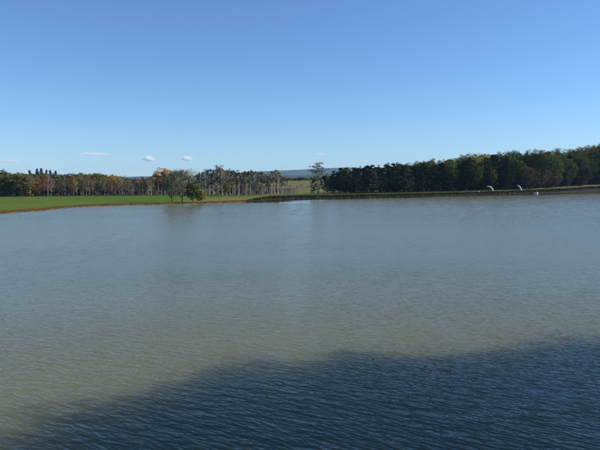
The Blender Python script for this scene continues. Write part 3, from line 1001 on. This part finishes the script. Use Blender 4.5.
# ------------------------------------------------------------------ trees on the near bank that shade the water
NEAR_EDGE = [(-170, 512), (-70, 472), (20, 448), (105, 431), (190, 417), (275, 408), (360, 397), (445, 386), (530, 375), (620, 364), (720, 350), (830, 338)]
for i, (px, py) in enumerate(NEAR_EDGE):
    hz_ = 20.0 + rnd.uniform(-0.8, 0.8)
    g = on_level(px, py)
    L = hz_ / math.tan(SUN_EL)
    x, y = g.x + SUN_H.x * L, g.y + SUN_H.y * L
    b = gz(x, y)
    put_tree('broad', x, y, hz_ - b, 'green', 'dark', 'broadleaf tree shading the water from the near bank, %s from the right' % ORD[len(NEAR_EDGE) - i], 'shade trees on the near bank', 1.0)
    put_tree('round', x + 3.0, y - 3.5, (hz_ - b) * 0.78, 'olive', 'dark', 'lower bushy tree behind the near shade row, %s from the right' % ORD[len(NEAR_EDGE) - i], 'low trees on the near bank', 1.0)

for i, (x, y, hh) in enumerate([(-14, -9, 19), (-5, -12, 20), (5, -11, 19), (13, -7, 20), (20, 0, 19), (-24, -6, 18), (-36, -3, 17), (29, 3, 18)]):  # unseen trees, added to cut sky light on the shaded water
    put_tree('broad', x, y, hh, 'green', 'dark', 'added broadleaf tree blocking sky light behind the viewpoint, %s of eight' % ORD[i + 1], 'added sky-blocking trees behind the viewpoint', 1.0)

# ------------------------------------------------------------------ shore tufts and stones
def tufts(name, pts, hgt, mat, label, seed, blades=9, spread=0.35):
    r = np.random.default_rng(seed)
    b = Buf()
    A = np.repeat(np.asarray(pts), blades, 0)
    n = len(A)
    A = A + np.column_stack([r.normal(0, spread * 0.5, (n, 2)), np.zeros(n)])
    h = hgt * r.uniform(0.5, 1.25, n)
    B = A + np.column_stack([r.normal(0, 0.25, (n, 2)) * h[:, None], h])
    b.twigs(A, B, r.uniform(0.03, 0.07, n), r.uniform(0, 1, n), r)
    o = link(name, b.mesh(name), [mat])
    return tag(o, label, 'grass', None, 'stuff')

def shore_points(px0, px1, lo, hi, n, seed):
    """scatter on land between lo and hi metres from the far waterline"""
    r = np.random.default_rng(seed)
    px = r.uniform(px0, px1, n)
    off = r.uniform(lo, hi, n)
    d = np.interp(px, [a for a, b in SHORE_PX], [on_level(a, b).y for a, b in SHORE_PX]) + off
    P = np.column_stack([(px - 300) / F * d, d])
    # pixel columns shift a little with the camera's roll and pitch
    P[:, 0] = [ray(a, 200).x / ray(a, 200).y * dd for a, dd in zip(px, d)]
    z = height(P)
    ok = z > 0.03
    return np.column_stack([P, z - 0.03])[ok]

dry_m = leaf_mat('dry_grass', (0.13, 0.088, 0.030), (0.34, 0.235, 0.080), 0.3)
grn_m = leaf_mat('bank_grass', (0.060, 0.075, 0.020), (0.16, 0.165, 0.05), 0.2)
drk_m = leaf_mat('bank_weeds', (0.020, 0.024, 0.010), (0.062, 0.060, 0.026), 0.15)
tufts('dry_grass', np.vstack([shore_points(-60, 110, 0.3, 6, 2600, 1), shore_points(100, 252, 0.3, 7, 2200, 2)]), 0.30, dry_m, 'dry golden grass fringing the left shore', 21)
tufts('bank_grass', shore_points(240, 640, 1.6, 7, 3600, 3), 0.28, grn_m, 'short pale green grass on top of the far bank', 22)
tufts('bank_weeds', shore_points(246, 640, -3.5, 2.2, 9500, 4), 0.42, drk_m, 'dark weeds hanging over the far bank\'s edge', 23)

def stone_mesh(seed):
    r = np.random.default_rng(seed)
    import bmesh
    bm = bmesh.new()
    bmesh.ops.create_icosphere(bm, subdivisions=1, radius=0.5)
    for v in bm.verts:
        v.co = Vector((v.co.x * 1.2, v.co.y, v.co.z * 0.7)) * (1 + r.normal(0, 0.13))
    V = np.array([v.co[:] for v in bm.verts]); Fq = [[v.index for v in f.verts] for f in bm.faces]
    bm.free()
    return V, Fq
stm = plain_mat('bank_stone', (0.016, 0.015, 0.012), (0.060, 0.052, 0.042), 0.9, 1.3, 0.05)
SV = [stone_mesh(i) for i in range(5)]
V, Fc, n = [], [], 0
r = np.random.default_rng(77)
for q in shore_points(258, 636, -3.5, 0.9, 1700, 8):
    v, f = SV[r.integers(5)]
    a = r.uniform(0, 6.283); s = r.uniform(0.2, 0.75)
    R2 = np.array([[math.cos(a), -math.sin(a), 0], [math.sin(a), math.cos(a), 0], [0, 0, 1]])
    V.append((v * s) @ R2.T + [q[0], q[1], q[2] + 0.05]); Fc += [[i + n for i in k] for k in f]; n += len(v)
me = bpy.data.meshes.new('stones')
me.from_pydata(np.concatenate(V).tolist(), [], Fc)
tag(link('stones', me, [stm]), 'small dark stones along the foot of the far bank', 'stones', None, 'stuff')

# a pale boulder on the bank left of the arches
q = at_range(478.3, 190.6, shore_d(478) + 4.0)
me = bpy.data.meshes.new('boulder')
import bmesh
bm = bmesh.new()
bmesh.ops.create_icosphere(bm, subdivisions=3, radius=1.0)
for v in bm.verts:
    d = v.co.copy()
    v.co = Vector((d.x * 0.95, d.y * 0.65, d.z * 0.5)) * (1 + 0.10 * math.sin(5 * d.x + 2 * d.z) + 0.08 * math.sin(7 * d.y + 3 * d.x + 1))
bm.to_mesh(me); bm.free()
o = link('boulder', me, [plain_mat('pale_stone', (0.20, 0.19, 0.15), (0.36, 0.34, 0.28), 0.9, 2.0, 0.08)])
o.location = (q.x, q.y, gz(q.x, q.y) + 0.12)
tag(o, 'low pale boulder on the bank left of the white arches', 'boulder')

# ------------------------------------------------------------------ the two white arches on the far bank
white = plain_mat('white_paint', (0.50, 0.49, 0.46), (0.72, 0.71, 0.68), 0.5, 1.5)
dgrey = plain_mat('dark_liner', (0.03, 0.03, 0.03), (0.06, 0.06, 0.055), 0.8, 2.0)
conc = plain_mat('concrete', (0.16, 0.15, 0.13), (0.26, 0.245, 0.21), 0.9, 2.5)
def arch(base_px, base_py, tip_px, tip_py, dist, sweep, w0, w1, label):
    """upright curved shell: broad at the foot, thin at the drooping tip"""
    b = at_range(base_px, base_py, dist)
    z0 = gz(b.x, dist)
    t = at_range(tip_px, tip_py, dist)
    L = b.x - t.x
    Hh = t.z - z0
    root = bpy.data.objects.new('curved_arch', None)
    COL.objects.link(root)
    root.location = (b.x, dist, z0)
    k = 22
    s = np.linspace(0, 1, k)
    ang = s * math.radians(sweep)
    cx = -(1 - np.cos(ang)); cz = np.sin(ang)
    cx = cx / abs(cx[-1]) * L
    cz = cz / cz.max() * Hh
    wd = w0 + (w1 - w0) * s ** 1.3
    tx = np.gradient(cx); tz = np.gradient(cz)
    ln = np.hypot(tx, tz); nx, nz = tz / ln, -tx / ln
    def shell(name, o_in, o_out, mat, dep0, dep1):
        V, Fq = [], []
        m_ = 10
        for i in range(k):
            dep = dep0 + (dep1 - dep0) * s[i]
            for j in range(m_):
                th = j / m_ * 2 * math.pi
                # rounded oblong section, thickness across the curve, depth along the view
                c_, s_ = math.cos(th), math.sin(th)
                e = 0.55
                u = math.copysign(abs(c_) ** e, c_); v = math.copysign(abs(s_) ** e, s_)
                off = (o_in + o_out) / 2 * wd[i] + u * (o_out - o_in) / 2 * wd[i]
                V.append((cx[i] + nx[i] * off, v * dep, cz[i] + nz[i] * off))
        for i in range(k - 1):
            for j in range(m_):
                Fq.append((i * m_ + j, i * m_ + (j + 1) % m_, (i + 1) * m_ + (j + 1) % m_, (i + 1) * m_ + j))
        Fq.append(tuple(range(m_ - 1, -1, -1))); Fq.append(tuple((k - 1) * m_ + j for j in range(m_)))
        me = bpy.data.meshes.new(name)
        me.from_pydata(V, [], Fq)
        me.shade_smooth()
        return link(name, me, [mat], root)
    shell('shell', -0.5, 0.5, white, 0.75, 0.5)
    shell('lining', -0.66, -0.505, dgrey, 0.62, 0.4)
    bm = bmesh.new()
    bmesh.ops.create_cube(bm, size=1.0)
    for v in bm.verts: v.co = Vector((v.co.x * 1.5 - 0.05, v.co.y * 1.9, v.co.z * 0.24 + 0.02))
    bmesh.ops.bevel(bm, geom=bm.edges[:], offset=0.03, segments=2, affect='EDGES')
    me = bpy.data.meshes.new('footing'); bm.to_mesh(me); bm.free()
    link('footing', me, [conc], root)
    return tag(root, label, 'arch', 'white curved arches on the far bank')
arch(492.4, 190.5, 486.6, 186.5, shore_d(492) + 4.5, 108, 0.98, 0.42, 'left of two white curved arches on the far bank, bending lower')
arch(520.6, 189.8, 517.0, 185.3, shore_d(520) + 4.5, 78, 1.05, 0.36, 'right of two white curved arches on the far bank, standing steeper')

# ------------------------------------------------------------------ small white boat at a low jetty
def box(bm, x0, x1, y0, y1, z0, z1):
    vs_ = [bm.verts.new(p) for p in ((x0, y0, z0), (x1, y0, z0), (x1, y1, z0), (x0, y1, z0), (x0, y0, z1), (x1, y0, z1), (x1, y1, z1), (x0, y1, z1))]
    for f in ((3, 2, 1, 0), (4, 5, 6, 7), (0, 1, 5, 4), (1, 2, 6, 5), (2, 3, 7, 6), (3, 0, 4, 7)):
        bm.faces.new([vs_[i] for i in f])
def part(name, bm, mat, parent):
    me = bpy.data.meshes.new(name); bm.to_mesh(me); bm.free()
    return link(name, me, [mat], parent)
bp = on_level(535.8, 193.6)
root = bpy.data.objects.new('rowing_boat', None)
COL.objects.link(root)
root.location = (bp.x, bp.y, 0.0)
root.rotation_euler = (0, 0, math.radians(12))
k, m_ = 15, 9
V, Fq = [], []
LB, BW = 2.6, 0.62
for lay, (ins, dz) in enumerate(((0.0, 0.0), (0.05, 0.05))):
    for i in range(k):
        t = i / (k - 1)
        x = (t - 0.5) * LB
        wv = (BW - ins) * (1 - max(0, (t - 0.45) / 0.55) ** 2.2) * (0.82 + 0.18 * min(1, t / 0.4)) + 0.02
        sheer = 0.42 + 0.62 * max(0, t - 0.45) ** 1.4 / 0.55 ** 1.4
        for j in range(m_):
            a = -1 + 2 * j / (m_ - 1)
            z = -0.14 + dz + (sheer + 0.14 - dz) * abs(a) ** 2.4
            V.append((x, wv * math.copysign(abs(a) ** 0.75, a), z))
nn = k * m_
for lay in range(2):
    for i in range(k - 1):
        for j in range(m_ - 1):
            a = lay * nn + i * m_ + j
            q = (a, a + 1, a + m_ + 1, a + m_)
            Fq.append(q if lay else q[::-1])
for i in range(k - 1):
    for j in (0, m_ - 1):
        a = i * m_ + j
        Fq.append((a, a + m_, nn + a + m_, nn + a))
for i in (0, k - 1):
    for j in range(m_ - 1):
        a = i * m_ + j
        Fq.append((a, a + 1, nn + a + 1, nn + a))
me = bpy.data.meshes.new('hull'); me.from_pydata(V, [], Fq)
link('hull', me, [white], root)
wood = plain_mat('weathered_wood', (0.15, 0.13, 0.11), (0.31, 0.28, 0.24), 0.9, 4.0)
for x in (-0.7, 0.15):
    bm = bmesh.new(); box(bm, x - 0.13, x + 0.13, -0.5, 0.5, 0.24, 0.28); part('seat', bm, wood, root)
bm = bmesh.new(); box(bm, -1.33, -1.29, -0.42, 0.42, -0.05, 0.43); part('transom', bm, white, root)
tag(root, 'small white rowing boat with raised bow moored below the far bank', 'boat')

jp = on_level(532.0, 193.2)
root = bpy.data.objects.new('jetty', None)
COL.objects.link(root)
root.location = (jp.x - 0.3, jp.y + 0.6, 0.0)
for i in range(11):
    bm = bmesh.new()
    x = -1.7 + i * 0.31
    box(bm, x, x + 0.285, -0.6, 0.6, 0.36 + 0.004 * (i % 3), 0.41 + 0.004 * (i % 3))
    part('plank', bm, wood, root)
for x in (-1.5, 1.4):
    for y in (-0.5, 0.5):
        bm = bmesh.new(); bmesh.ops.create_cone(bm, cap_ends=True, segments=10, radius1=0.08, radius2=0.07, depth=1.5)
        for v in bm.verts: v.co += Vector((x, y, -0.40))
        part('post', bm, wood, root)
tag(root, 'low grey plank jetty left of the moored boat', 'jetty')

# ------------------------------------------------------------------ small clouds, far outside the haze
def cloud(px, py, wpx, hpx, dens, label, seed):
    D = 17000.0
    c = at_range(px, py, D)
    sx, sz = wpx / F * D / 2, hpx / F * D / 2
    r = np.random.default_rng(seed)
    bm = bmesh.new()
    bmesh.ops.create_icosphere(bm, subdivisions=4, radius=1.0)
    lob = [(unit(r, 1)[0], r.uniform(2, 4)) for _ in range(9)]
    for v in bm.verts:
        d = np.array(v.co[:])
        k_ = 0.80 + sum(0.13 * max(0, float(d @ u)) ** (2 * e) for u, e in lob)
        z = d[2] * k_
        if z < 0: z *= 0.55
        v.co = Vector((d[0] * k_ * sx, d[1] * k_ * sx * 0.7, z * sz * 1.25))
    me = bpy.data.meshes.new('cloud'); bm.to_mesh(me); bm.free()
    m, nt, out = new_mat('cloud_vapour')
    tc = N(nt, 'ShaderNodeTexCoord')
    mp = N(nt, 'ShaderNodeMapping')
    mp.inputs['Scale'].default_value = (1 / sx, 1 / (0.7 * sx), 1 / sz)
    nt.links.new(tc.outputs['Object'], mp.inputs[0])
    ln = N(nt, 'ShaderNodeVectorMath', operation='LENGTH')
    nt.links.new(mp.outputs[0], ln.inputs[0])
    nz = N(nt, 'ShaderNodeTexNoise', Scale=1.9 if hpx > 4 else 3.2, Detail=5.0, Distortion=0.4)
    nt.links.new(mp.outputs[0], nz.inputs['Vector'])
    f = maths(nt, 'ADD', ln.outputs['Value'], maths(nt, 'MULTIPLY', maths(nt, 'SUBTRACT', nz.outputs['Fac'], 0.5), 2.2))
    inv = maths(nt, 'SUBTRACT', 1.0, ramp(nt, f, 0.15, 0.85))
    pv = N(nt, 'ShaderNodeVolumePrincipled')
    pv.inputs['Color'].default_value = (1.0, 1.0, 1.0, 1)
    pv.inputs['Anisotropy'].default_value = 0.0
    nt.links.new(maths(nt, 'MULTIPLY', inv, dens), pv.inputs['Density'])
    nt.links.new(pv.outputs[0], out.inputs['Volume'])
    o = link('cloud', me, [m])
    o.location = c
    return tag(o, label, 'cloud', 'small clouds low over the horizon')
cloud(149, 159.2, 15, 7.0, 0.036, 'compact white puff of cloud just above the orange tree', 1)
cloud(187, 158.8, 15, 6.5, 0.034, 'white peaked cloud right of the compact puff', 2)
cloud(95, 154.2, 40, 4.2, 0.0075, 'long thin cloud streak above the left wood', 3)
cloud(9, 161.2, 34, 4.0, 0.0070, 'faint thin cloud at the photo\'s left edge', 4)
cloud(320, 154.6, 13, 3.4, 0.013, 'small faint cloud above the tall open tree', 5)

# ------------------------------------------------------------------ haze
bm = bmesh.new()
box(bm, -11000, 11000, -11000, 11000, -3.0, 300.0)
me = bpy.data.meshes.new('haze'); bm.to_mesh(me); bm.free()
m, nt, out = new_mat('haze_air')
pv = N(nt, 'ShaderNodeVolumePrincipled')
pv.inputs['Color'].default_value = (0.36, 0.66, 1.0, 1)
pv.inputs['Density'].default_value = 0.00006
pv.inputs['Anisotropy'].default_value = 0.0
nt.links.new(pv.outputs[0], out.inputs['Volume'])
HAZE = tag(link('haze', me, [m]), 'thin blue haze over the far hills', None, None, 'stuff')
